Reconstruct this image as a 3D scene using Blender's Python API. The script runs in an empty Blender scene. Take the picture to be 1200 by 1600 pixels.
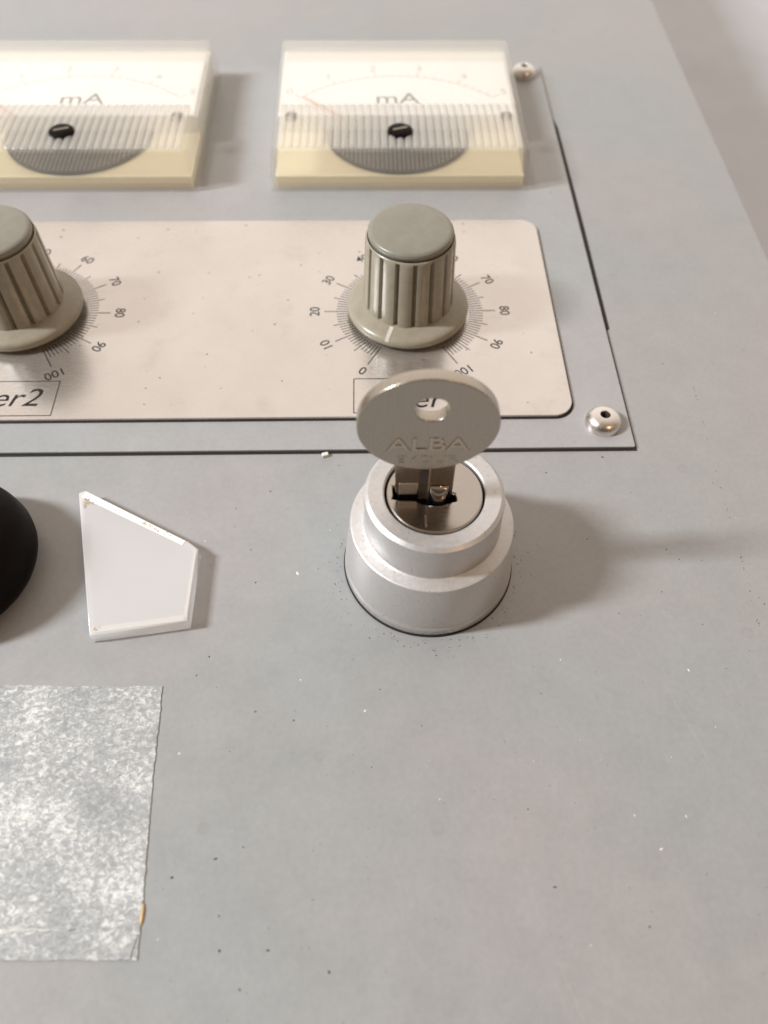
import bpy, bmesh, math, random
from mathutils import Vector, Matrix

random.seed(7)
S = 0.001                      # everything below is written in millimetres
sc = bpy.context.scene
COL = sc.collection

# ------------------------------------------------------------------ camera
cam_d = bpy.data.cameras.new('camera')
cam = bpy.data.objects.new('camera', cam_d)
COL.objects.link(cam)
F_PX, PITCH, YAW, ROLL = 1269.3, 0.96371, 0.03351, 0.01658
CX, CY, CZ = -9.354, -134.948, 119.440
cp, sp = math.cos(PITCH), math.sin(PITCH)
fw = Vector((math.sin(YAW) * cp, math.cos(YAW) * cp, -sp))
rr = Vector((math.cos(YAW), -math.sin(YAW), 0))
uu = rr.cross(fw)
r2 = math.cos(ROLL) * rr + math.sin(ROLL) * uu
u2 = -math.sin(ROLL) * rr + math.cos(ROLL) * uu
M = Matrix.Identity(4)
for i in range(3):
    M[i][0] = r2[i]; M[i][1] = u2[i]; M[i][2] = -fw[i]
M[0][3], M[1][3], M[2][3] = CX * S, CY * S, CZ * S
cam.matrix_world = M
cam_d.sensor_fit = 'HORIZONTAL'
cam_d.sensor_width = 36
cam_d.lens = F_PX / 1200 * 36
cam_d.clip_start = 0.005
cam_d.clip_end = 20
cam_d.dof.use_dof = True
cam_d.dof.focus_distance = 0.138
cam_d.dof.aperture_fstop = 23
sc.camera = cam

# ------------------------------------------------------------------ light of the room
world = bpy.data.worlds.new('World')
sc.world = world
world.use_nodes = True
wn = world.node_tree
wn.nodes.clear()
wo = wn.nodes.new('ShaderNodeOutputWorld')
wb = wn.nodes.new('ShaderNodeBackground')
wt = wn.nodes.new('ShaderNodeTexCoord')
wd = wn.nodes.new('ShaderNodeVectorMath'); wd.operation = 'DOT_PRODUCT'
wd.inputs[1].default_value = (0.05, 0.92, 0.25)     # the pale wall stands beyond the console, the person on this side
wr = wn.nodes.new('ShaderNodeValToRGB')
wr.color_ramp.elements[0].position = 0.12
wr.color_ramp.elements[0].color = (0.10, 0.074, 0.052, 1)
wr.color_ramp.elements[1].position = 0.95
wr.color_ramp.elements[1].color = (1.17, 1.06, 0.97, 1)
e = wr.color_ramp.elements.new(0.55); e.color = (0.42, 0.325, 0.24, 1)
wm = wn.nodes.new('ShaderNodeMath'); wm.operation = 'MULTIPLY_ADD'
wm.inputs[1].default_value = 0.5; wm.inputs[2].default_value = 0.5
wn.links.new(wt.outputs['Generated'], wd.inputs[0])
wn.links.new(wd.outputs['Value'], wm.inputs[0])
wn.links.new(wm.outputs[0], wr.inputs[0])
wn.links.new(wr.outputs[0], wb.inputs['Color'])
wb.inputs['Strength'].default_value = 1.0
wn.links.new(wb.outputs[0], wo.inputs[0])


def area_light(name, pos, target, sx, sy, power, color):
    d = bpy.data.lights.new(name, 'AREA')
    d.shape = 'RECTANGLE'; d.size = sx; d.size_y = sy; d.energy = power; d.color = color
    o = bpy.data.objects.new(name, d); COL.objects.link(o)
    o.location = pos
    o.rotation_euler = (Vector(target) - Vector(pos)).to_track_quat('-Z', 'Y').to_euler()
    return o


# the window on the left, a dim warm ceiling lamp at the right front
area_light('window_light', (-1.06, -0.135, 0.90), (0, -0.06, 0), 0.11, 0.28, 25.8, (0.945, 0.985, 1.03))
area_light('warm_room_lamp', (0.55, -0.75, 0.75), (0, 0, 0), 0.16, 0.16, 1.1, (1.0, 0.62, 0.34))

sc.view_settings.view_transform = 'Standard'
sc.view_settings.look = 'None'
sc.view_settings.exposure = 0.0
sc.view_settings.gamma = 1.0
sc.view_settings.use_curve_mapping = False
sc.cycles.max_bounces = 10
sc.cycles.transparent_max_bounces = 24
sc.cycles.sample_clamp_indirect = 4


# ------------------------------------------------------------------ node helpers
class N:
    def __init__(s, name):
        s.m = bpy.data.materials.new(name); s.m.use_nodes = True
        s.t = s.m.node_tree; s.t.nodes.clear()
        s.out = s.t.nodes.new('ShaderNodeOutputMaterial')
        s._mm = None

    def n(s, t, **k):
        x = s.t.nodes.new(t)
        for a, b in k.items(): setattr(x, a, b)
        return x

    def l(s, a, b): s.t.links.new(a, b)

    @property
    def mm(s):
        if s._mm is None:
            tc = s.n('ShaderNodeTexCoord')
            v = s.n('ShaderNodeVectorMath', operation='SCALE'); v.inputs['Scale'].default_value = 1000
            s.l(tc.outputs['Object'], v.inputs[0]); s._mm = v.outputs[0]
        return s._mm

    def scaled(s, sx, sy, sz, rot=0.0):
        v = s.n('ShaderNodeMapping'); v.inputs['Scale'].default_value = (sx, sy, sz)
        v.inputs['Rotation'].default_value = (0, 0, rot)
        s.l(s.mm, v.inputs['Vector']); return v.outputs[0]

    def noise(s, scale, detail=3, rough=.5, vec=None, dist=0.0):
        x = s.n('ShaderNodeTexNoise')
        x.inputs['Scale'].default_value = scale; x.inputs['Detail'].default_value = detail
        x.inputs['Roughness'].default_value = rough; x.inputs['Distortion'].default_value = dist
        s.l(vec or s.mm, x.inputs['Vector']); return x.outputs['Fac']

    def ramp(s, fac, stops, mode='LINEAR'):
        x = s.n('ShaderNodeValToRGB'); cr = x.color_ramp; cr.interpolation = mode
        while len(cr.elements) > 1: cr.elements.remove(cr.elements[-1])
        for i, (p, c) in enumerate(stops):
            el = cr.elements[0] if i == 0 else cr.elements.new(p)
            el.position = p
            el.color = (c, c, c, 1) if isinstance(c, (int, float)) else (*c, 1)
        s.l(fac, x.inputs[0]); return x.outputs['Color']

    def mix(s, fac, a, b, mode='MIX'):
        x = s.n('ShaderNodeMix', data_type='RGBA', blend_type=mode)
        for i, v in ((0, fac), (6, a), (7, b)):
            if isinstance(v, (int, float)): x.inputs[i].default_value = v if i == 0 else (v, v, v, 1)
            elif isinstance(v, tuple): x.inputs[i].default_value = (*v, 1)
            else: s.l(v, x.inputs[i])
        return x.outputs[2]

    def bump(s, h, strength, dist_mm, normal=None):
        x = s.n('ShaderNodeBump'); x.inputs['Strength'].default_value = strength
        x.inputs['Distance'].default_value = dist_mm * S
        s.l(h, x.inputs['Height'])
        if normal: s.l(normal, x.inputs['Normal'])
        return x.outputs[0]

    def pbr(s, color, rough, metal=0.0, normal=None, **k):
        x = s.n('ShaderNodeBsdfPrincipled')
        for nm, v in [('Base Color', color), ('Roughness', rough), ('Metallic', metal)] + list(k.items()):
            if isinstance(v, (int, float)): x.inputs[nm].default_value = v
            elif isinstance(v, tuple): x.inputs[nm].default_value = (*v, 1) if len(v) == 3 else v
            else: s.l(v, x.inputs[nm])
        if normal: s.l(normal, x.inputs['Normal'])
        return x.outputs[0]

    def done(s, sh): s.l(sh, s.out.inputs['Surface']); return s.m


def specks(q, scale, lo, amount, warp=None):
    """dark specks with sizes that vary: 0 = no speck, 1 = speck"""
    v = q.n('ShaderNodeTexVoronoi'); v.inputs['Scale'].default_value = scale
    q.l(q.mm, v.inputs['Vector'])
    n = q.noise(scale * 0.35, 2)
    th = q.n('ShaderNodeMath', operation='MULTIPLY'); q.l(n, th.inputs[0]); th.inputs[1].default_value = lo
    lt = q.n('ShaderNodeMath', operation='LESS_THAN'); q.l(v.outputs['Distance'], lt.inputs[0]); q.l(th.outputs[0], lt.inputs[1])
    rnd = q.n('ShaderNodeMath', operation='LESS_THAN')
    sep = q.n('ShaderNodeSeparateColor'); q.l(v.outputs['Color'], sep.inputs[0])
    q.l(sep.outputs[0], rnd.inputs[0]); rnd.inputs[1].default_value = amount
    m = q.n('ShaderNodeMath', operation='MULTIPLY'); q.l(lt.outputs[0], m.inputs[0]); q.l(rnd.outputs[0], m.inputs[1])
    return m.outputs[0]


def painted_steel(name, dirt=1.0):
    q = N(name)
    big = q.noise(0.018, 3)
    c = q.ramp(big, [(0.35, (0.308, 0.328, 0.328)), (0.5, (0.330, 0.328, 0.326)), (0.65, (0.355, 0.330, 0.328))])
    mid = q.noise(0.16, 5, .6)
    c = q.mix(0.10, c, q.ramp(mid, [(0.3, 0.20), (0.7, 0.46)]))
    smear = q.noise(0.045, 5, .65, None, 1.5)
    c = q.mix(0.10, c, q.ramp(smear, [(0.35, (0.27, 0.275, 0.27)), (0.65, (0.46, 0.425, 0.415))]))
    c = q.mix(specks(q, 0.33, 0.12, 0.14 * dirt), c, (0.17, 0.145, 0.13))
    c = q.mix(specks(q, 0.9, 0.14, 0.16 * dirt), c, (0.17, 0.13, 0.12))
    pale = specks(q, 0.21, 0.07, 0.06 * dirt)
    c = q.mix(pale, c, (0.62, 0.58, 0.54))
    # fine hairline scratches in two directions, only where the panel has been handled
    where = q.ramp(q.noise(0.03, 3, .6), [(0.45, 0.0), (0.62, 1.0)])
    for (ax, ay, rt, col, amt) in ((0.035, 3.2, 1.25, (0.50, 0.48, 0.46), .16), (0.05, 4.0, 0.25, (0.22, 0.20, 0.19), .14)):
        vm = q.n('ShaderNodeVectorRotate', rotation_type='Z_AXIS'); vm.inputs['Angle'].default_value = rt
        q.l(q.mm, vm.inputs['Vector'])
        mp = q.n('ShaderNodeMapping'); mp.inputs['Scale'].default_value = (ax, ay, 1); q.l(vm.outputs[0], mp.inputs['Vector'])
        ln = q.ramp(q.noise(1.0, 1, .4, mp.outputs[0]), [(0.70, 0.0), (0.74, 1.0)])
        mm_ = q.n('ShaderNodeMath', operation='MULTIPLY'); q.l(ln, mm_.inputs[0]); q.l(where, mm_.inputs[1])
        m2_ = q.n('ShaderNodeMath', operation='MULTIPLY'); q.l(mm_.outputs[0], m2_.inputs[0]); m2_.inputs[1].default_value = amt
        c = q.mix(m2_.outputs[0], c, col)
    # small rings and blots of dried grime
    v = q.n('ShaderNodeTexVoronoi'); v.inputs['Scale'].default_value = 0.062
    q.l(q.mm, v.inputs['Vector'])
    ring = q.ramp(v.outputs['Distance'], [(0.0, 0.35), (0.035, 0.5), (0.055, 1.0), (0.075, 0.0)])
    rm = q.n('ShaderNodeMath', operation='MULTIPLY'); q.l(ring, rm.inputs[0]); rm.inputs[1].default_value = 0.22
    c = q.mix(rm.outputs[0], c, (0.23, 0.19, 0.18))
    c = q.mix(0.10, c, q.ramp(q.noise(1.1, 3, .6), [(0.35, 0.24), (0.65, 0.42)]))
    peel = q.noise(0.75, 3, .55)
    fine = q.noise(7, 2, .5)
    nrm = q.bump(peel, 0.42, 0.075)
    nrm = q.bump(fine, 0.14, 0.02, nrm)
    rg = q.ramp(mid, [(0.3, 0.31), (0.7, 0.40)])
    return q.done(q.pbr(c, rg, 0, nrm, **{'Specular IOR Level': 0.62}))


def plastic(name, col, rough=0.35, var=0.25, bumps=0.1, spec=0.5, scale=0.5):
    q = N(name)
    n = q.noise(scale, 4, .6)
    dk = tuple(a * (1 - var) for a in col)
    c = q.ramp(n, [(0.3, dk), (0.65, col)])
    return q.done(q.pbr(c, rough, 0, q.bump(q.noise(5, 3), bumps, 0.03), **{'Specular IOR Level': spec}))


def metal(name, col, rough, bumps=0.1, brushed=None, dirt=0.0, metallic=1.0):
    q = N(name)
    if brushed:
        n = q.noise(1.0, 4, .6, q.scaled(*brushed))
    else:
        n = q.noise(2.2, 4, .6)
    c = q.mix(n, tuple(a * 0.86 for a in col), col)
    if dirt:
        c = q.mix(specks(q, 1.4, 0.26, dirt), c, (0.16, 0.14, 0.13))
        blot = q.ramp(q.noise(0.7, 4, .7), [(0.60, 0.0), (0.72, 0.35)])
        c = q.mix(blot, c, (0.28, 0.25, 0.22))
    rg = q.ramp(n, [(0.3, rough * 0.85), (0.7, rough * 1.2)])
    return q.done(q.pbr(c, rg, metallic, q.bump(q.noise(6, 3) if not brushed else n, bumps, 0.03)))


def see_through(name, tint, milk, milk_col, gloss_rough=0.06):
    q = N(name)
    tr = q.n('ShaderNodeBsdfTransparent'); tr.inputs[0].default_value = (*tint, 1)
    di = q.n('ShaderNodeBsdfDiffuse'); di.inputs[0].default_value = (*milk_col, 1)
    tl = q.n('ShaderNodeBsdfTranslucent'); tl.inputs[0].default_value = (*milk_col, 1)
    m0 = q.n('ShaderNodeMixShader'); m0.inputs[0].default_value = 0.5
    q.l(di.outputs[0], m0.inputs[1]); q.l(tl.outputs[0], m0.inputs[2])
    m1 = q.n('ShaderNodeMixShader'); m1.inputs[0].default_value = milk
    q.l(tr.outputs[0], m1.inputs[1]); q.l(m0.outputs[0], m1.inputs[2])
    gl = q.n('ShaderNodeBsdfGlossy'); gl.inputs['Roughness'].default_value = gloss_rough
    lw = q.n('ShaderNodeLayerWeight'); lw.inputs[0].default_value = 0.5
    pw = q.n('ShaderNodeMath', operation='POWER'); q.l(lw.outputs['Facing'], pw.inputs[0]); pw.inputs[1].default_value = 4.5
    fr = q.n('ShaderNodeMath', operation='MULTIPLY_ADD'); q.l(pw.outputs[0], fr.inputs[0]); fr.inputs[1].default_value = 0.75; fr.inputs[2].default_value = 0.035
    m2 = q.n('ShaderNodeMixShader')
    q.l(fr.outputs[0], m2.inputs[0]); q.l(m1.outputs[0], m2.inputs[1]); q.l(gl.outputs[0], m2.inputs[2])
    return q.done(m2.outputs[0])


MAT = {}
MAT['paint'] = painted_steel('grey_painted_steel')
MAT['panel_paint'] = painted_steel('grey_painted_panel', 0.7)
MAT['floor'] = plastic('pale_floor', (0.70, 0.73, 0.79), 0.6, 0.1, 0.0, 0.3, 0.02)
MAT['gap'] = plastic('black_seal_and_gap_shadow', (0.018, 0.012, 0.010), 0.7)  # black of the seal ring and bore, also of the painted gap shadows
MAT['knob'] = plastic('khaki_plastic', (0.32, 0.285, 0.215), 0.27, 0.14, 0.06)
MAT['knob_cap'] = plastic('grey_green_plastic', (0.235, 0.22, 0.175), 0.34, 0.12, 0.12)
MAT['pointer'] = plastic('cream_ink', (0.62, 0.58, 0.5), 0.4)
MAT['black'] = plastic('black_plastic', (0.006, 0.0035, 0.003), 0.45, 0.3, 0.15, 0.07)
MAT['ink'] = plastic('dark_grey_ink', (0.020, 0.016, 0.015), 0.5, 0.4, 0.05, 0.3, 2.0)
MAT['meter_ink'] = plastic('meter_ink', (0.10, 0.09, 0.09), 0.6)
MAT['meter_grey'] = plastic('faded_grey_ink', (0.50, 0.46, 0.45), 0.6)
MAT['red'] = plastic('red_needle', (0.90, 0.45, 0.32), 0.5)
MAT['face_frame'] = plastic('off_white_plastic', (0.80, 0.775, 0.71), 0.5, 0.05)
MAT['white_card'] = plastic('white_card', (0.93, 0.915, 0.90), 0.6, 0.03)
MAT['cream'] = plastic('aged_cream_plastic', (0.90, 0.80, 0.56), 0.45, 0.05)
MAT['cover'] = see_through('clear_acrylic_cover', (0.99, 0.985, 0.97), 0.16, (0.97, 0.955, 0.92))
MAT['rib'] = see_through('ribbed_acrylic', (0.975, 0.96, 0.94), 0.42, (0.96, 0.94, 0.89), 0.12)
MAT['movement'] = plastic('dark_meter_movement', (0.014, 0.012, 0.010), 0.5)
MAT['fin'] = plastic('dull_grey_fin', (0.27, 0.25, 0.22), 0.5)
MAT['meter_screw'] = metal('meter_screw_metal', (0.42, 0.38, 0.32), 0.4)
MAT['screw'] = metal('polished_screw_steel', (0.84, 0.80, 0.76), 0.27, 0.08, None, 0.05)
MAT['hole'] = plastic('dark_recess', (0.075, 0.055, 0.04), 0.5)


def housing_mat():
    q = N('satin_anodised_aluminium')
    # turning marks: noise that depends only on the radius and the height
    m0 = q.n('ShaderNodeVectorMath', operation='MULTIPLY'); m0.inputs[1].default_value = (1, 1, 0); q.l(q.mm, m0.inputs[0])
    ln = q.n('ShaderNodeVectorMath', operation='LENGTH'); q.l(m0.outputs[0], ln.inputs[0])
    sp_ = q.n('ShaderNodeSeparateXYZ'); q.l(q.mm, sp_.inputs[0])
    cb = q.n('ShaderNodeCombineXYZ'); q.l(ln.outputs['Value'], cb.inputs[0]); q.l(sp_.outputs[2], cb.inputs[2])
    rings = q.noise(5.0, 2, .6, cb.outputs[0])
    n = q.noise(1.6, 5, .7)
    c = q.mix(n, (0.50, 0.48, 0.465), (0.66, 0.64, 0.625))
    c = q.mix(specks(q, 1.9, 0.28, 0.13), c, (0.17, 0.145, 0.13))
    blot = q.ramp(q.noise(0.9, 5, .75), [(0.54, 0.0), (0.72, 0.38)])
    # grime collects on the flat ledges, not on the walls
    ge = q.n('ShaderNodeNewGeometry'); sg = q.n('ShaderNodeSeparateXYZ'); q.l(ge.outputs['Normal'], sg.inputs[0])
    up = q.n('ShaderNodeMath', operation='MULTIPLY'); q.l(sg.outputs[2], up.inputs[0]); q.l(blot, up.inputs[1]); up.use_clamp = True
    c = q.mix(up.outputs[0], c, (0.30, 0.265, 0.245))
    low = q.n('ShaderNodeMath', operation='LESS_THAN'); q.l(sp_.outputs[2], low.inputs[0]); low.inputs[1].default_value = 1.6
    lw = q.n('ShaderNodeMath', operation='MULTIPLY'); q.l(low.outputs[0], lw.inputs[0]); q.l(q.ramp(n, [(0.4, 0.0), (0.6, 0.55)]), lw.inputs[1])
    c = q.mix(lw.outputs[0], c, (0.33, 0.30, 0.28))
    nrm = q.bump(rings, 0.30, 0.03)
    nrm = q.bump(q.noise(7, 2), 0.16, 0.03, nrm)
    return q.done(q.pbr(c, q.ramp(n, [(0.3, 0.38), (0.7, 0.50)]), 0.60, nrm))


MAT['housing'] = housing_mat()
MAT['plug'] = metal('polished_nickel', (0.52, 0.475, 0.43), 0.19, 0.05, (0.6, 4, 4))
MAT['key'] = metal('worn_nickel_silver', (0.50, 0.45, 0.385), 0.27, 0.06, (3.2, 0.15, 0.15))
MAT['key_dark'] = metal('blade_reflection_and_dirt', (0.40, 0.335, 0.28), 0.24, 0.06, (3.2, 0.15, 0.15))  # same metal as the bow, darkened for the blade's dark reflections; also letter dirt
MAT['key_letters'] = metal('pale_key_letters', (0.60, 0.53, 0.44), 0.3, 0.06)  # paler than the bow so that the lettering stands out
MAT['key_edge'] = metal('bright_key_edge', (0.80, 0.74, 0.66), 0.30, 0.1)


def label_metal():
    q = N('satin_aluminium_label')
    n = q.noise(1.0, 4, .6, q.scaled(0.35, 14, 1))
    blot = q.noise(0.05, 4, .6)
    c = q.ramp(blot, [(0.3, (0.655, 0.612, 0.575)), (0.7, (0.72, 0.675, 0.635))])
    c = q.mix(specks(q, 0.45, 0.20, 0.22), c, (0.30, 0.25, 0.22))
    c = q.mix(specks(q, 1.3, 0.15, 0.10), c, (0.36, 0.30, 0.27))
    st = q.ramp(q.noise(0.09, 5, .65), [(0.56, 0.0), (0.72, 0.28)])
    c = q.mix(st, c, (0.50, 0.44, 0.38))
    rg = q.ramp(n, [(0.3, 0.20), (0.7, 0.29)])
    return q.done(q.pbr(c, rg, 0.85, q.bump(n, 0.03, 0.02)))


MAT['label'] = label_metal()


def tape_mat():
    q = N('crinkled_foil_tape')
    warp = q.noise(0.5, 4, .6)
    n = q.noise(1.15, 7, .72, q.scaled(1.0, 1.35, 1, -0.5), 0.7)
    big = q.noise(0.11, 3, .5)
    s = q.n('ShaderNodeMath', operation='ADD'); q.l(n, s.inputs[0])
    bm_ = q.n('ShaderNodeMath', operation='MULTIPLY_ADD'); q.l(big, bm_.inputs[0]); bm_.inputs[1].default_value = 0.40; bm_.inputs[2].default_value = 0.30
    q.l(bm_.outputs[0], s.inputs[1])
    s2 = q.n('ShaderNodeMath', operation='MULTIPLY'); q.l(s.outputs[0], s2.inputs[0]); s2.inputs[1].default_value = 0.66
    c = q.ramp(s2.outputs[0], [(0.56, (0.27, 0.28, 0.285)), (0.66, (0.38, 0.385, 0.38)), (0.715, (0.55, 0.55, 0.535)), (0.79, (0.73, 0.725, 0.69))])  # pale mottling puts the highlights of the crumpled foil into the colour
    c = q.mix(specks(q, 0.2, 0.16, 0.25), c, (0.12, 0.10, 0.09))
    nrm = q.bump(n, 0.6, 0.28)
    nrm = q.bump(q.noise(0.16, 3), 0.5, 0.5, nrm)
    return q.done(q.pbr(c, 0.55, 0.12, nrm, **{'Specular IOR Level': 0.4}))


MAT['tape'] = tape_mat()
MAT['tape_pale'] = plastic('pale_tape_crease', (0.66, 0.655, 0.62), 0.6, 0.35, 0.6, 0.3, 1.3)
MAT['amber'] = plastic('amber_glue', (0.55, 0.38, 0.18), 0.4)
MAT['chip'] = see_through('frosted_acrylic', (0.995, 0.99, 0.985), 0.66, (0.99, 0.975, 0.97), 0.10)
MAT['chip_edge'] = see_through('polished_acrylic_edge', (0.97, 0.96, 0.94), 0.55, (0.97, 0.95, 0.92), 0.05)
MAT['speck_dark'] = plastic('dark_dust', (0.09, 0.06, 0.05), 0.8)
MAT['speck_pale'] = plastic('pale_crumb', (0.80, 0.77, 0.68), 0.7)


# ------------------------------------------------------------------ mesh helpers
def link(name, me, mat=None, parent=None, loc=None, smooth=False):
    o = bpy.data.objects.new(name, me); COL.objects.link(o)
    if mat is not None and len(me.materials) == 0: me.materials.append(mat)
    if parent: o.parent = parent
    if loc: o.location = Vector(loc) * S
    if smooth:
        for p in me.polygons: p.use_smooth = True
    return o


def from_bm(name, bm, mat, parent=None, loc=None, smooth=False, sharp=None):
    bmesh.ops.recalc_face_normals(bm, faces=bm.faces)
    bm.normal_update()
    if sharp is not None:
        for e_ in bm.edges:
            if len(e_.link_faces) == 2 and e_.calc_face_angle(0) > sharp: e_.smooth = False
        smooth = True
    me = bpy.data.meshes.new(name)
    for v in bm.verts: v.co *= S
    bm.to_mesh(me); bm.free()
    return link(name, me, mat, parent, loc, smooth)


def thing(name, label, cat, loc=(0, 0, 0), rotz=0, group=None):
    o = bpy.data.objects.new(name, None); COL.objects.link(o)
    o.empty_display_size = 0.005
    o.location = Vector(loc) * S; o.rotation_euler = (0, 0, rotz)
    o['label'] = label; o['category'] = cat
    if group: o['group'] = group
    return o


def box(bm, x0, x1, y0, y1, z0, z1):
    vs = [bm.verts.new((x, y, z)) for z in (z0, z1) for x, y in ((x0, y0), (x1, y0), (x1, y1), (x0, y1))]
    for f in ((0, 3, 2, 1), (4, 5, 6, 7), (0, 1, 5, 4), (1, 2, 6, 5), (2, 3, 7, 6), (3, 0, 4, 7)):
        bm.faces.new([vs[i] for i in f])
    return vs


def bevel_all(bm, w, seg=2, angle=0.5):
    bm.normal_update()
    es = [e_ for e_ in bm.edges if len(e_.link_faces) == 2 and e_.calc_face_angle(0) > angle]
    bmesh.ops.bevel(bm, geom=es, offset=w, segments=seg, affect='EDGES', profile=0.5)


def lathe(bm, prof, n=96, cx=0, cy=0):
    rows = []
    for r, z in prof:
        if r < 1e-6: rows.append([bm.verts.new((cx, cy, z))])
        else: rows.append([bm.verts.new((cx + r * math.cos(2 * math.pi * i / n), cy + r * math.sin(2 * math.pi * i / n), z)) for i in range(n)])
    for a, b in zip(rows, rows[1:]):
        for i in range(n):
            j = (i + 1) % n
            if len(a) == 1 and len(b) == 1: continue
            if len(a) == 1: bm.faces.new((a[0], b[i], b[j]))
            elif len(b) == 1: bm.faces.new((a[i], a[j], b[0]))
            else: bm.faces.new((a[i], a[j], b[j], b[i]))


def rounded(x0, x1, y0, y1, r, n=8, rs=None):
    rs = rs or (r, r, r, r)
    pts = []
    for (cx, cy, a0), rad in zip(((x1, y0, -90), (x1, y1, 0), (x0, y1, 90), (x0, y0, 180)), (rs[0], rs[1], rs[2], rs[3])):
        sx = -1 if cx == x1 else 1; sy = 1 if cy == y0 else -1
        for i in range(n + 1):
            a = math.radians(a0 + 90 * i / n)
            pts.append((cx + sx * rad + rad * math.cos(a), cy + sy * rad + rad * math.sin(a)))
    return pts


def circle(cx, cy, r, n=64, ry=None):
    ry = ry or r
    return [(cx + r * math.cos(2 * math.pi * i / n), cy + ry * math.sin(2 * math.pi * i / n)) for i in range(n)]


def slab(name, loops, z0, z1, mat, parent=None, bevel=0.0, res=2, loc=None, rot=None):
    """flat outline with holes, given thickness and softened edges"""
    cu = bpy.data.curves.new(name, 'CURVE'); cu.dimensions = '2D'; cu.fill_mode = 'BOTH'
    for lp in loops:
        sp_ = cu.splines.new('POLY'); sp_.points.add(len(lp) - 1)
        for p, (x, y) in zip(sp_.points, lp): p.co = (x, y, 0, 1)
        sp_.use_cyclic_u = True
    h = (z1 - z0) / 2
    cu.extrude = h - bevel; cu.bevel_depth = bevel; cu.bevel_resolution = res; cu.offset = -bevel
    tmp = bpy.data.objects.new(name, cu); COL.objects.link(tmp)
    dg = bpy.context.evaluated_depsgraph_get(); dg.update()
    me = bpy.data.meshes.new_from_object(tmp.evaluated_get(dg))
    bpy.data.objects.remove(tmp); bpy.data.curves.remove(cu)
    mt = Matrix.Translation((0, 0, (z0 + z1) / 2))
    if rot is not None: mt = rot @ mt
    me.transform(Matrix.Scale(S, 4) @ mt)
    me.name = name
    me.materials.clear(); me.materials.append(mat)
    return link(name, me, None, parent, loc)


def text_bm(bm, s, x, y, z, size, rot=0.0, shear=0.0, thick=0.03, align='CENTER', sx=1.0, mat4=None, weight=0.0):
    """adds lettering to bm; size = height of a capital letter in mm"""
    cu = bpy.data.curves.new('lettering', 'FONT'); cu.body = s
    cu.size = size / 0.69; cu.shear = shear; cu.align_x = align; cu.align_y = 'CENTER'
    cu.extrude = thick / 2; cu.offset = weight
    tmp = bpy.data.objects.new('lettering', cu); COL.objects.link(tmp)
    dg = bpy.context.evaluated_depsgraph_get(); dg.update()
    me = bpy.data.meshes.new_from_object(tmp.evaluated_get(dg))
    bpy.data.objects.remove(tmp); bpy.data.curves.remove(cu)
    mt = Matrix.Translation((x, y, z)) @ Matrix.Rotation(rot, 4, 'Z') @ Matrix.Diagonal((sx, 1, 1, 1))
    if mat4 is not None: mt = mat4 @ mt
    me.transform(mt)
    bm.from_mesh(me); bpy.data.meshes.remove(me)


def bar(bm, x0, y0, x1, y1, w, z, t=0.03):
    d = Vector((x1 - x0, y1 - y0)); p = Vector((-d.y, d.x)).normalized() * w / 2
    q = [(x0 + p.x, y0 + p.y), (x0 - p.x, y0 - p.y), (x1 - p.x, y1 - p.y), (x1 + p.x, y1 + p.y)]
    a = [bm.verts.new((x, y, z)) for x, y in q]; b = [bm.verts.new((x, y, z + t)) for x, y in q]
    bm.faces.new(b)
    for i in range(4): bm.faces.new((a[i], a[(i + 1) % 4], b[(i + 1) % 4], b[i]))


ZC = -0.7          # top of the console sheet
ZP = 0.0           # top of the screwed-on instrument panel
ZL = 0.7           # top of the aluminium label plate

# ------------------------------------------------------------------ structure
bm = bmesh.new()
box(bm, -420, 84.1, -330, 420, -60, ZC)
bevel_all(bm, 0.9, 3)
o = from_bm('console_top', bm, MAT['paint'], sharp=0.3); o['kind'] = 'structure'
bm = bmesh.new()
box(bm, -900, 1500, -600, 2600, -142, -140)
o = from_bm('floor', bm, MAT['floor']); o['kind'] = 'structure'

# ------------------------------------------------------------------ instrument panel, screwed to the console
XR, YB, YT = 41.6, -37.5, 105.2
XL = -165
panel = thing('instrument_panel', 'grey painted steel panel screwed flat on the console, carrying both meters and knobs', 'panel', (0, 0, ZC))
slab('panel_sheet', [rounded(XL, XR, YB, YT, 0.3, 3)], 0.12, 0.7, MAT['panel_paint'], panel, 0.08, 2)
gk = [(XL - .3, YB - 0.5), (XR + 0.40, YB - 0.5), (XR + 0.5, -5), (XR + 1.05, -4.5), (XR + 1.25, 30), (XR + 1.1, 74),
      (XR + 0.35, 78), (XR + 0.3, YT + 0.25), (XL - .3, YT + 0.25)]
slab('gap_shadow', [gk], 0.0, 0.10, MAT['gap'], panel)  # gap and its shadow drawn as a black strip, widened along the right


def panel_screw(x, y, rot):
    bm = bmesh.new()
    prof = [(0.0, 1.1), (0.88, 1.1), (0.92, 2.5)]
    for i in range(0, 9):
        a = math.radians(20 + i * 70 / 8)          # dome from crown to rim
        prof.append((1.0 + 2.5 * math.sin(math.radians(90 * i / 8)), 0.25 + 2.35 * math.cos(math.radians(88 * i / 8)) ** 0.9))
    prof.append((3.5, 0.0)); prof.append((0, 0.0))
    lathe(bm, prof, 48)
    s_ = from_bm('screw', bm, MAT['screw'], panel, (x, y, 0.7), sharp=0.8)
    s_.rotation_euler = (0, 0, rot)
    bm = bmesh.new()
    lathe(bm, [(0, 1.12), (0.80, 1.12), (0.86, 2.4)], 6)
    from_bm('socket', bm, MAT['hole'], s_)
    return s_


panel_screw(36.3, -31.6, 0.4)
panel_screw(36.4, 100.2, 1.1)

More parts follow.
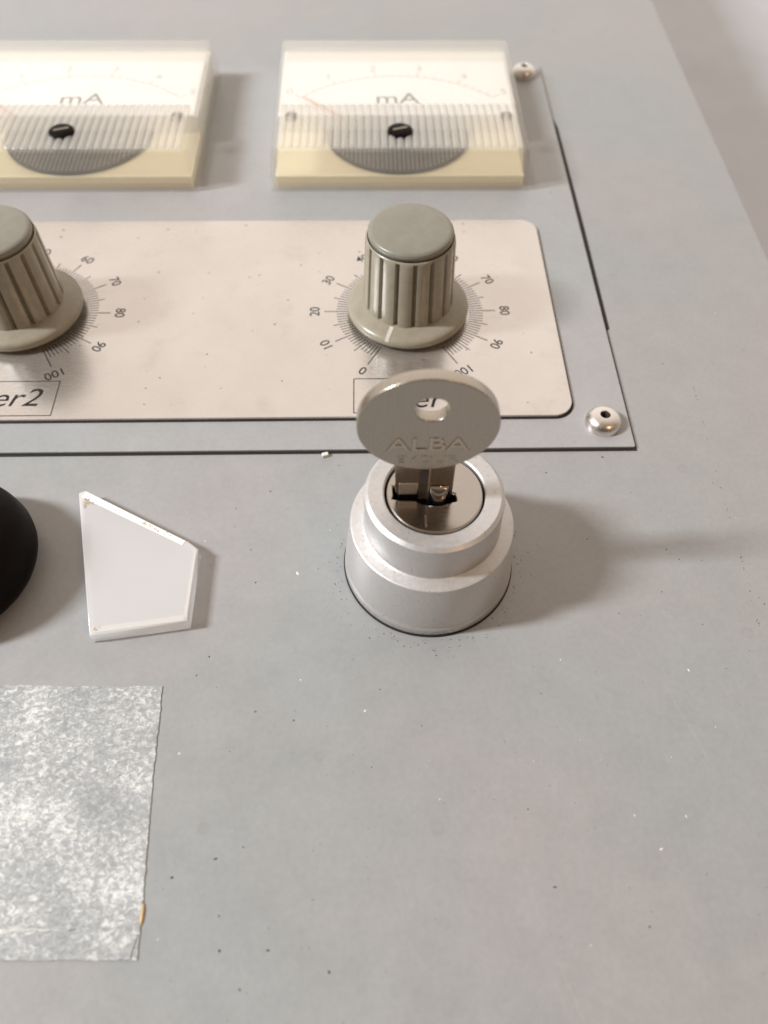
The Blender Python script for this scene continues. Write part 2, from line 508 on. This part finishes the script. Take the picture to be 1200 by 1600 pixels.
# ------------------------------------------------------------------ aluminium label plate with the dials
plate = thing('dial_plate', 'satin aluminium label plate with two printed dials and name boxes, under the knobs', 'label plate', (0, 0, ZP))
PX0, PX1, PY0, PY1 = -155, 31.0, -30.0, 31.8
slab('plate_sheet', [rounded(PX0, PX1, PY0, PY1, 4.0, 10)], 0.04, 0.7, MAT['label'], plate, 0.12, 2)
slab('plate_shadow', [rounded(PX0 - .1, PX1 + 0.4, PY0 - 0.38, PY1, 4.0, 10)], 0.0, 0.035, MAT['gap'], plate)  # shadow under the plate drawn as a thin dark outline
SP = 82.3
for k, (dx, word) in enumerate(((0.0, 'Laser1'), (-SP, 'Laser2'))):
    bm = bmesh.new()
    for v in range(0, 101):
        a = math.radians(240 - 3 * v)
        r1 = 18.35 if v % 10 == 0 else (16.9 if v % 5 == 0 else 15.7)
        w = 0.22 if v % 10 == 0 else 0.20
        bar(bm, dx + 12.7 * math.cos(a), 12.6 * math.sin(a), dx + r1 * math.cos(a), r1 * math.sin(a), w, 0.7, 0.012)
    from_bm('dial_scale', bm, MAT['ink'], plate)
    bm = bmesh.new()
    for v in range(0, 101, 10):
        a = math.radians(240 - 3 * v)
        rad = 20.3 if v != 100 else 20.6
        text_bm(bm, str(v), dx + rad * math.cos(a), rad * math.sin(a), 0.706, 2.05, a - math.pi / 2, 0, 0.012, sx=0.98, weight=0.02)
    from_bm('dial_numerals', bm, MAT['ink'], plate)
    bm = bmesh.new()
    x0, x1, y0, y1 = dx - 12, dx + 11.8, -29.0, -19.9
    for a_, b_ in (((x0, y0), (x1, y0)), ((x1, y0), (x1, y1)), ((x1, y1), (x0, y1)), ((x0, y1), (x0, y0))):
        bar(bm, *a_, *b_, 0.2, 0.7, 0.012)
    from_bm('name_frame', bm, MAT['ink'], plate)
    bm = bmesh.new()
    text_bm(bm, word, dx - 0.5, -25.7 if k == 0 else -24.5, 0.706, 4.6, 0, 0.25, 0.012, sx=1.04, weight=0.0)
    from_bm('name_lettering', bm, MAT['ink'], plate)


# ------------------------------------------------------------------ control knobs
def make_knob(label, x, y, rot, group):
    t = thing('control_knob', label, 'knob', (x, y, ZL), rot, group)
    # skirt
    bm = bmesh.new()
    lathe(bm, [(0, 0.9), (12.2, 0.9), (12.7, 1.15), (12.88, 1.9), (12.72, 2.45), (12.3, 2.85), (11.6, 3.1), (9.6, 3.75), (9.0, 3.9), (0, 3.95)], 120)
    from_bm('skirt', bm, MAT['knob'], t, sharp=0.9)
    # fluted body: sixteen broad ribs between narrow grooves
    bm = bmesh.new()
    NA = 16 * 14
    zs = [3.6, 4.4, 6.0, 9, 12, 15, 18.2, 18.9, 19.15, 19.2, 18.4]
    rows = []
    for z in zs:
        ring = []
        f = (z - 3.6) / 15.1
        R = 9.35 - 0.55 * f
        for i in range(NA):
            ph = i / 14.0 % 1.0
            d = min(ph, 1 - ph)                    # distance from the groove centre
            depth = 0.95 * max(0, 1 - (d / 0.115) ** 2) if d < 0.115 else 0
            bulge = 0.16 * math.sin(math.pi * min(1, max(0, (ph - .1) / .8)))
            k = len(rows)
            if k >= 7: depth = 0; bulge *= 0.3
            r = R - depth + bulge
            if k == 8: r = R - 0.12
            elif k == 9: r = R - 0.22
            elif k == 10: r = 8.42
            a = 2 * math.pi * i / NA
            ring.append(bm.verts.new((r * math.cos(a), r * math.sin(a), z)))
        rows.append(ring)
    for a_, b_ in zip(rows, rows[1:]):
        for i in range(NA): bm.faces.new((a_[i], a_[(i + 1) % NA], b_[(i + 1) % NA], b_[i]))
    bm.faces.new(rows[-1])
    from_bm('fluted_body', bm, MAT['knob'], t, sharp=0.75)
    bm = bmesh.new()
    lathe(bm, [(0, 18.2), (8.25, 18.2), (8.3, 19.6), (8.42, 19.75), (8.4, 20.3), (8.1, 20.68), (7.4, 20.85), (4, 20.9), (0, 20.92)], 96)
    from_bm('cap', bm, MAT['knob_cap'], t, sharp=0.9)
    bm = bmesh.new()
    a = math.radians(248) - rot
    q = []
    for r_, z_ in ((12.8, 2.42), (12.34, 2.92), (11.62, 3.17), (9.7, 3.79)):
        q.append((Vector((r_ * math.cos(a) - 0.42 * math.sin(a), r_ * math.sin(a) + 0.42 * math.cos(a), z_)),
                  Vector((r_ * math.cos(a) + 0.42 * math.sin(a), r_ * math.sin(a) - 0.42 * math.cos(a), z_))))
    vv = [(bm.verts.new(p), bm.verts.new(r_)) for p, r_ in q]
    for (p0, p1), (p2, p3) in zip(vv, vv[1:]): bm.faces.new((p0, p1, p3, p2))
    ret = bmesh.ops.extrude_face_region(bm, geom=list(bm.faces))
    for g in ret['geom']:
        if isinstance(g, bmesh.types.BMVert): g.co.z -= 0.15
    from_bm('pointer_line', bm, MAT['pointer'], t)
    return t


make_knob('khaki fluted knob with its whole skirt in view, on the dial behind the key', -0.5, 0, math.radians(4), 'fluted control knobs')
make_knob('khaki fluted knob at the left edge, above the box ending in 2', -SP, 0, math.radians(11), 'fluted control knobs')


# ------------------------------------------------------------------ panel meters
def make_meter(label, x, group):
    """origin at the middle of the front edge of the meter"""
    t = thing('panel_meter', label, 'panel meter', (x, 44.4, ZP), 0, group)
    W, D, H = 32.0, 55.5, 10.4
    # hollow clear cover, open below, walls leaning in a little
    bm = bmesh.new()

    def ring(w, y0, y1, z, r, n=6):
        return [bm.verts.new((px, py, z)) for px, py in rounded(-w, w, y0, y1, r, n)]
    outer = [ring(W, 0, D, 0, 1.2), ring(W - .15, .1, D - .2, 3.2, 1.2), ring(W - 1.0, 0.7, D - 1.2, H - .8, 1.4), ring(W - 1.25, .95, D - 1.45, H - .25, 1.3), ring(W - 1.8, 1.5, D - 2.0, H, 1.1)]
    inner = [ring(W - 1.5, 1.5, D - 1.5, 0, 0.5), ring(W - 2.4, 2.2, D - 2.7, H - 1.5, 0.5)]
    for seq in (outer, inner):
        for a_, b_ in zip(seq, seq[1:]):
            n = len(a_)
            for i in range(n): bm.faces.new((a_[i], a_[(i + 1) % n], b_[(i + 1) % n], b_[i]))
    bm.faces.new(outer[-1]); bm.faces.new(inner[-1])
    n = len(outer[0])
    for i in range(n): bm.faces.new((outer[0][i], outer[0][(i + 1) % n], inner[0][(i + 1) % n], inner[0][i]))
    cov = from_bm('clear_cover', bm, MAT['cover'], t, sharp=0.6)
    # moulded ribs on the lower part of the cover
    bm = bmesh.new()
    pitch = 1.9; nr = 31
    for i in range(nr):
        xc = (i - (nr - 1) / 2) * pitch
        prev = None
        for yy, hh in ((1.35, 0.02), (1.7, 0.42), (2.2, 0.55), (20.0, 0.55), (20.6, 0.02)):
            cur = [bm.verts.new((xc + pitch * .46 * math.cos(math.pi * j / 6), yy, H + 0.015 + hh * math.sin(math.pi * j / 6))) for j in range(7)]
            if prev:
                for j in range(6): bm.faces.new((prev[j], prev[j + 1], cur[j + 1], cur[j]))
            prev = cur
    from_bm('moulded_ribs', bm, MAT['rib'], cov, sharp=0.9)
    # cream body inside, with the round movement showing at the front
    bm = bmesh.new()
    box(bm, -W + 1.6, W - 1.6, 1.6, 20.8, 0.05, 3.0)
    from_bm('inner_body', bm, MAT['cream'], t)
    bm = bmesh.new()
    box(bm, -W + 1.6, W - 1.6, 20.82, D - 1.7, 0.05, 7.3)
    from_bm('face_frame', bm, MAT['face_frame'], t)
    cyc, R = 20.6, 18.6
    pts = [(R * math.cos(a), cyc + R * math.sin(a)) for a in [math.pi + math.pi * i / 48 for i in range(49)]]
    slab('movement', [pts], 3.02, 3.9, MAT['movement'], t, 0.1)
    bm = bmesh.new()
    for i in range(-16, 17):
        xx = i * 1.08
        yb = cyc - math.sqrt(max(0, R * R - xx * xx)) + 0.5
        if yb < cyc - 1: bar(bm, xx, yb, xx, cyc - .3, 0.34, 3.9, 0.1)
    from_bm('movement_fins', bm, MAT['fin'], t)
    # face card
    fz = 7.6
    slab('face_card', [rounded(-W + 2.4, W - 2.4, 20.9, 47.6, 0.3, 3)], 7.31, fz, MAT['white_card'], t)
    bm = bmesh.new()
    cx, cy, RR = 0, 6.0, 34.0
    A0, A1 = math.radians(137), math.radians(43)
    nseg = 60
    for i in range(nseg):
        a = A0 + (A1 - A0) * i / nseg; b = A0 + (A1 - A0) * (i + 1) / nseg
        bar(bm, RR * math.cos(a), cy + RR * math.sin(a), RR * math.cos(b), cy + RR * math.sin(b), 0.28, fz, 0.02)
    for i in range(26):
        a = A0 + (A1 - A0) * i / 25
        L = 2.2 if i % 5 == 0 else 1.2
        bar(bm, RR * math.cos(a), cy + RR * math.sin(a), (RR + L) * math.cos(a), cy + (RR + L) * math.sin(a), 0.3 if i % 5 == 0 else .2, fz + .021, 0.02)
    from_bm('scale_arc', bm, MAT['meter_grey'], t)
    bm = bmesh.new()
    for i in range(6):
        a = A0 + (A1 - A0) * i / 5
        text_bm(bm, str(i), (RR + 4.3) * math.cos(a), cy + (RR + 4.3) * math.sin(a), fz + .02, 2.7, 0, 0, .02)
    from_bm('scale_numerals', bm, MAT['meter_grey'], t)
    bm = bmesh.new()
    text_bm(bm, 'mA', 0.0, 28.6, fz + .02, 5.0, 0, 0, .02, sx=1.12)
    from_bm('unit_lettering', bm, MAT['meter_ink'], t)
    bm = bmesh.new()
    a = A0 + .01
    bar(bm, 20 * math.cos(a), cy + 20 * math.sin(a), 33 * math.cos(a), cy + 33 * math.sin(a), 0.55, 8.2, .25)
    from_bm('needle', bm, MAT['red'], t)
    # black zero adjuster and two small cover screws
    bm = bmesh.new()
    lathe(bm, [(0, H + 1.0), (.6, H + 1.05), (2.6, H + 1.0), (3.0, H + .7), (3.1, H - .9), (0, H - .9)], 40, 0, 8.0)
    ad = from_bm('zero_adjuster', bm, MAT['black'], t, sharp=0.8)
    bm = bmesh.new()
    bar(bm, -1.7, 7.6, 1.7, 8.8, 0.55, H + 1.03, .06)
    from_bm('slot', bm, MAT['meter_screw'], ad)
    for sx in (-26.6, 26.6):
        bm = bmesh.new()
        lathe(bm, [(0, H + .45), (1.2, H + .4), (1.6, H + .1), (1.6, H - .8), (0, H - .8)], 24, sx, 15.6)
        from_bm('cover_screw', bm, MAT['meter_screw'], t, sharp=0.8)
    return t


make_meter('clear-covered square milliammeter shown whole, beside the panel edge and screw', -0.7, 'square milliammeters')
make_meter('clear-covered square milliammeter cut off by the left edge of the picture', -0.7 - 81.2, 'square milliammeters')

# ------------------------------------------------------------------ key switch
LX, LY = 0.77, -62.07
lock = thing('key_switch', 'round stepped satin aluminium key switch standing on the grey console', 'key switch', (LX, LY, ZC))
Z0 = -ZC
bm = bmesh.new()
prof = [(7.72, 8.0), (7.72, 20.15), (7.95, 20.4), (10.15, 20.45), (10.75, 19.95), (10.82, 19.6), (10.8, 13.9), (10.95, 13.0), (11.35, 12.75), (12.75, 12.7), (13.05, 12.55), (13.2, 12.2),
        (14.05, 3.2), (14.08, 2.75), (13.98, 2.65), (14.08, 2.5), (14.26, .75), (14.2, 0.45), (10, 0.45)]
lathe(bm, prof, 160)
from_bm('housing', bm, MAT['housing'], lock, sharp=0.55)
bm = bmesh.new()
lathe(bm, [(0, 0.0), (14.4, 0.0), (14.45, 0.2), (14.3, 0.44), (9, 0.44)], 96)
from_bm('seal_ring', bm, MAT['gap'], lock, sharp=0.8)
bm = bmesh.new()
lathe(bm, [(0, 8.2), (7.68, 8.2), (7.68, 9.0), (0, 9.0)], 48)
from_bm('bore_floor', bm, MAT['gap'], lock)
# keyway cut through the plug: tall step at the left, thin S running right
kx = -1.5
keyway = [(-6.35, 1.25), (-6.35, -1.0), (-5.6, -1.15), (-3.1, -1.3), (-2.6, -1.5), (-2.1, -1.9), (-1.2, -2.15), (-0.05, -2.3), (0.9, -2.25), (1.6, -2.05), (2.3, -1.75), (3.1, -1.55),
          (3.15, -1.4), (3.1, -0.3), (2.3, 0.0), (-4.9, 0.0), (-5.3, 0.3), (-5.5, 1.25)]
plug = slab('plug', [circle(0, 0, 7.42, 96), keyway], 10.0, 20.15, MAT['plug'], lock, 0.38, 4)
for p in plug.data.polygons: p.use_smooth = False
bm = bmesh.new()
box(bm, -1.75, -1.45, -6.3, -4.1, 20.15, 20.19)
from_bm('index_mark', bm, MAT['key_edge'], plug)

# ------------------------------------------------------------------ the key
KX, KY = -0.55, -62.9
key = thing('key', 'round headed nickel key standing upright in the key switch', 'key', (KX, KY, 20.15 + ZC))
# key drawn in its own plane (x, up) and stood upright
UP = Matrix.Rotation(math.radians(90), 4, 'X')
zc = 36.7 - (20.15 + ZC)
hole_z = 39.3 - (20.15 + ZC)
bow = slab('bow', [circle(-.65, zc, 9.65, 128, 9.15), circle(-.3, hole_z + .85, 2.3, 48, 2.2)], -0.95, 0.95, MAT['key'], key, 0.16, 3, rot=UP)
# neck and blade
neck = [(-4.9, 9.0), (-4.85, 3.2), (-4.75, 1.2), (-4.3, 0.15), (-4.2, -8), (2.3, -8), (2.5, -1.4), (3.3, -0.9), (3.75, -0.3), (3.9, 1.2), (3.9, 9.0)]
slab('blade', [neck], -0.35, 0.35, MAT['key_dark'], key, 0.1, 2, rot=UP @ Matrix.Translation((0, 0, -0.6)))
# long grooves milled down the blade and the arc where the bow ends
bm = bmesh.new()
NU, NV = 14, 22
gr = []
for j in range(NV + 1):
    z_ = -2.6 + 5.0 * j / NV
    row = []
    for i in range(NU + 1):
        f = i / NU
        bul = 1.35 * max(0, 1 - (2 * f - 1) ** 2) ** 0.5 * max(0, 1 - ((z_ + .6) / 3.1) ** 2) ** 0.5 * (1 if z_ > -.6 else 1)
        if z_ < -.6: bul = 1.35 * max(0, 1 - (2 * f - 1) ** 2) ** 0.5
        row.append(bm.verts.new((0.30 + 3.0 * f, 0.30 - bul, z_)))
    gr.append(row)
for j in range(NV):
    for i in range(NU): bm.faces.new((gr[j][i], gr[j][i + 1], gr[j + 1][i + 1], gr[j + 1][i]))
bm.faces.new(gr[-1])
from_bm('pressed_rib', bm, MAT['plug'], key, smooth=True)
bm = bmesh.new()
box(bm, -1.25, 0.12, 0.20, 0.30, -0.6, 6.4)
from_bm('milled_groove', bm, MAT['hole'], key)
bm = bmesh.new()
box(bm, 0.12, 0.32, 0.0, 0.30, -0.8, 7.0)
from_bm('groove_edge', bm, MAT['key_edge'], key)
bm = bmesh.new()
box(bm, -4.2, -1.4, 0.12, 0.32, 0.6, 3.3); bevel_all(bm, .08)
from_bm('blade_step', bm, MAT['key_edge'], key)
TM = Matrix.Translation((0, -0.95, 0)) @ UP
bm = bmesh.new()
text_bm(bm, 'ALBA', -.5, zc - 3.6, 0, 2.6, 0, 0, 0.24, sx=1.26, mat4=TM)
lt = from_bm('engraving', bm, MAT['key_letters'], bow)
bm = bmesh.new()
text_bm(bm, 'ALBA', -.5, zc - 3.6, 0, 2.6, 0, 0, 0.05, sx=1.26, mat4=TM, weight=0.10)
from_bm('lettering_dirt', bm, MAT['key_dark'], bow)
bm = bmesh.new()
text_bm(bm, 'EMDUR', -.5, zc - 6.9, 0, 1.6, 0, 0, 0.14, sx=1.15, mat4=TM)
from_bm('engraving', bm, MAT['key'], bow)

# ------------------------------------------------------------------ black knob at the left edge
bk = thing('push_button', 'domed black plastic button cut by the left edge of the picture', 'button', (-80.2, -62.9, ZC))
bm = bmesh.new()
lathe(bm, [(0, 0), (12.2, 0), (12.2, 1.3), (0, 1.3)], 64)
from_bm('collar', bm, MAT['black'], bk, sharp=0.8)
bm = bmesh.new()
prof = [(0, 1.4), (13.6, 1.4), (14.6, 2.0), (15.1, 3.2), (15.2, 4.6), (14.8, 6.6), (14.0, 8.8), (12.6, 10.8), (10.9, 12.7), (8.2, 14.1), (4.9, 15.0), (0, 15.3)]
lathe(bm, prof, 96)
from_bm('dome', bm, MAT['black'], bk, sharp=1.2)

# ------------------------------------------------------------------ acrylic chip
zt = 2.7
chip_pts = [(-61.0, -48.6), (-53.9, -76.6), (-38.55, -74.4), (-38.4, -60.6), (-40.2, -59.1), (-59.9, -47.9)]
chip_pts = chip_pts[::-1]
ch = thing('acrylic_chip', 'loose four sided frosted acrylic chip lying on the console', 'acrylic piece', (0, 0, ZC))
slab('chip_body', [chip_pts], 0.0, zt, MAT['chip'], ch, 0.3, 3)
# bright bevelled edge strips
cxm = sum(p[0] for p in chip_pts) / 6; cym = sum(p[1] for p in chip_pts) / 6


def strip(p0, p1, w0, w1, mat):
    bm = bmesh.new()
    a = Vector(p0); b = Vector(p1); d = (b - a).normalized(); nn = Vector((-d.y, d.x))
    if nn.dot(Vector((cxm, cym)) - a) < 0: nn = -nn
    a = a + d * .5 + nn * .25; b = b - d * .5 + nn * .25
    q = [a, b, b + nn * w1, a + nn * w0]
    lo = [bm.verts.new((p.x, p.y, zt + .01)) for p in q]; hi = [bm.verts.new((p.x, p.y, zt + .09)) for p in q]
    bm.faces.new(hi)
    for i in range(4): bm.faces.new((lo[i], lo[(i + 1) % 4], hi[(i + 1) % 4], hi[i]))
    bmesh.ops.recalc_face_normals(bm, faces=bm.faces)
    return from_bm('edge_facet', bm, mat, ch)


strip((-59.9, -47.9), (-40.2, -59.1), 1.3, 0.9, MAT['white_card'])
strip((-53.9, -76.6), (-38.55, -74.4), 0.9, 1.0, MAT['chip_edge'])
strip((-38.4, -60.6), (-38.55, -74.4), 0.3, 0.5, MAT['chip_edge'])

# ------------------------------------------------------------------ crinkled tape
tp = []
random.seed(3)


def jag(p, q, n, amp):
    p = Vector(p); q = Vector(q); d = (q - p); nn = Vector((-d.y, d.x)).normalized()
    out = []; w = 0
    for i in range(n):
        w = w * .6 + random.uniform(-amp, amp)
        out.append(tuple(p + d * i / n + nn * (w if i else 0)))
    return out


tp += jag((-92, -121.2), (-57.48, -121.6), 60, .06)
tp += jag((-57.48, -121.6), (-40.0, -122.0), 40, .07)
tp += jag((-40.0, -122.0), (-40.2, -117.0), 14, .05)
tp += jag((-40.2, -117.0), (-41.3, -99.0), 40, .08)
tp += jag((-41.3, -99.0), (-41.75, -84.3), 40, .08)
tp += jag((-41.75, -84.3), (-66.9, -83.8), 60, .07)
tp += jag((-66.9, -83.8), (-92, -83.4), 30, .07)
tp += jag((-92, -83.4), (-92, -121.2), 10, .0)
tape = thing('tape_patch', 'crinkled silvery grey tape patch stuck flat at the lower left', 'tape', (0, 0, ZC))
slab('tape_sheet', [tp], 0.0, 0.16, MAT['tape'], tape)
slab('tape_overlap', [jag((-92, -121.3), (-40.4, -121.9), 90, .05) + jag((-40.35, -119.0), (-92, -118.2), 90, .06)], 0.165, 0.27, MAT['tape'], tape)
bm = bmesh.new()
top_ = []; bot_ = []
for i in range(61):
    xx = -92 + i * .72; wob = .10 * math.sin(i * 1.7) + .08 * math.sin(i * .61 + 1)
    w = .62 * (1 - (i / 60) ** 3) + .05 * math.sin(i * 2.9)
    top_.append((xx, -118.3 + wob * .5 + w)); bot_.append((xx, -118.3 + wob - w * .6))
vt = [bm.verts.new((x, y, .29)) for x, y in top_]; vm_ = [bm.verts.new((x, (y + y2) / 2, .36)) for (x, y), (_, y2) in zip(top_, bot_)]; vb = [bm.verts.new((x, y, .29)) for x, y in bot_]
for a_, b_ in ((vt, vm_), (vm_, vb)):
    for i in range(60): bm.faces.new((a_[i], a_[i + 1], b_[i + 1], b_[i]))
from_bm('crease', bm, MAT['tape_pale'], tape, smooth=True)
bm = bmesh.new()
lathe(bm, [(0, 0.26), (.22, .22), (.3, .0), (0, 0)], 16)
for v in bm.verts: v.co.y *= 5.5
from_bm('glue_bead', bm, MAT['amber'], tape, (-40.15, -116.6, 0.0), smooth=True)

# ------------------------------------------------------------------ dust and crumbs
random.seed(11)
MAT['grime'] = plastic('yellowish_glue_grime', (0.50, 0.40, 0.27), 0.6, 0.4)


def bit(bm, x, y, z, r, fl=0.5):
    vs = []
    a0 = random.uniform(0, 6.3); st = random.uniform(1, 2.6)
    n = 6
    for i in range(n):
        a = 2 * math.pi * i / n
        rx = r * st * math.cos(a) * random.uniform(.7, 1.2); ry = r * math.sin(a) * random.uniform(.7, 1.2)
        vs.append(bm.verts.new((x + rx * math.cos(a0) - ry * math.sin(a0), y + rx * math.sin(a0) + ry * math.cos(a0), z)))
    top = bm.verts.new((x, y, z + r * fl))
    for i in range(n): bm.faces.new((vs[i], vs[(i + 1) % n], top))


bm = bmesh.new()
for i in range(70):
    if i < 34: x, y = -59.6 + abs(random.gauss(0, .55)), -49.9 - abs(random.gauss(0, .9))
    elif i < 60:
        f = random.gauss(.68, .12); x, y = -59.9 + 19.7 * f + random.gauss(0, .15), -48.7 - 11.2 * f + random.gauss(0, .15)
    else: x, y = -53.4 + abs(random.gauss(0, .4)), -75.9 + abs(random.gauss(0, .4))
    bit(bm, x, y, zt + .092, random.uniform(.04, .16), .12)
from_bm('grime', bm, MAT['grime'], ch)
bmd = bmesh.new(); bmp = bmesh.new()
for i in range(130):                      # dirt gathered round the foot of the switch
    a = random.uniform(math.radians(150), math.radians(390)); r = 14.9 + abs(random.gauss(0, 1.7))
    bit(bmd, LX + r * math.cos(a), LY + r * math.sin(a), ZC + .005, random.uniform(.03, .09))
for i in range(190):
    x, y = random.uniform(-60, 80), random.uniform(-128, -39)
    if (x - LX) ** 2 + (y - LY) ** 2 < 15.5 ** 2 or (x < -38 and (y < -80 or y > -79)): continue
    bit(bmd if random.random() < .72 else bmp, x, y, ZC + .005, min(.2, abs(random.gauss(0.03, .045)) + .02))
for t_ in range(60):                      # the broken scratch running down on the right
    f = random.random() ** 1.0
    if 0.30 < f < .36 or 0.62 < f < .72: continue
    bit(bmd, 56.8 - 2.0 * f + random.gauss(0, .12), -21 - 55 * f, ZC + .005, random.uniform(.03, .10))
for i in range(90):
    x, y = random.uniform(-80, 29), random.uniform(-29, 30)
    if x * x + y * y < 150 or (x + SP) ** 2 + y * y < 150: continue
    bit(bmd, x, y, ZL + .005, abs(random.gauss(0.02, .04)) + .02)
for x, y, r in ((-21.6, -64.1, .2), (-20.3, -83.5, .16), (50, -110, .15)):
    bit(bmp, x, y, ZC + .005, r)
o = from_bm('dust_specks', bmd, MAT['speck_dark']); o['kind'] = 'stuff'; o['label'] = 'dark dust specks scattered over console and plates'; o['category'] = 'dust'
o = from_bm('lint_specks', bmp, MAT['speck_pale']); o['kind'] = 'stuff'; o['label'] = 'pale lint specks scattered over the console'; o['category'] = 'lint'
bm = bmesh.new()
box(bm, -.62, .62, -.4, .4, 0, .7); bevel_all(bm, .15)
c = from_bm('crumb', bm, MAT['speck_pale'], None, (-17.4, -38.5, ZC)); c.rotation_euler = (0, 0, .3)
c['label'] = 'tiny cream crumb lying at the lower edge of the instrument panel'; c['category'] = 'crumb'
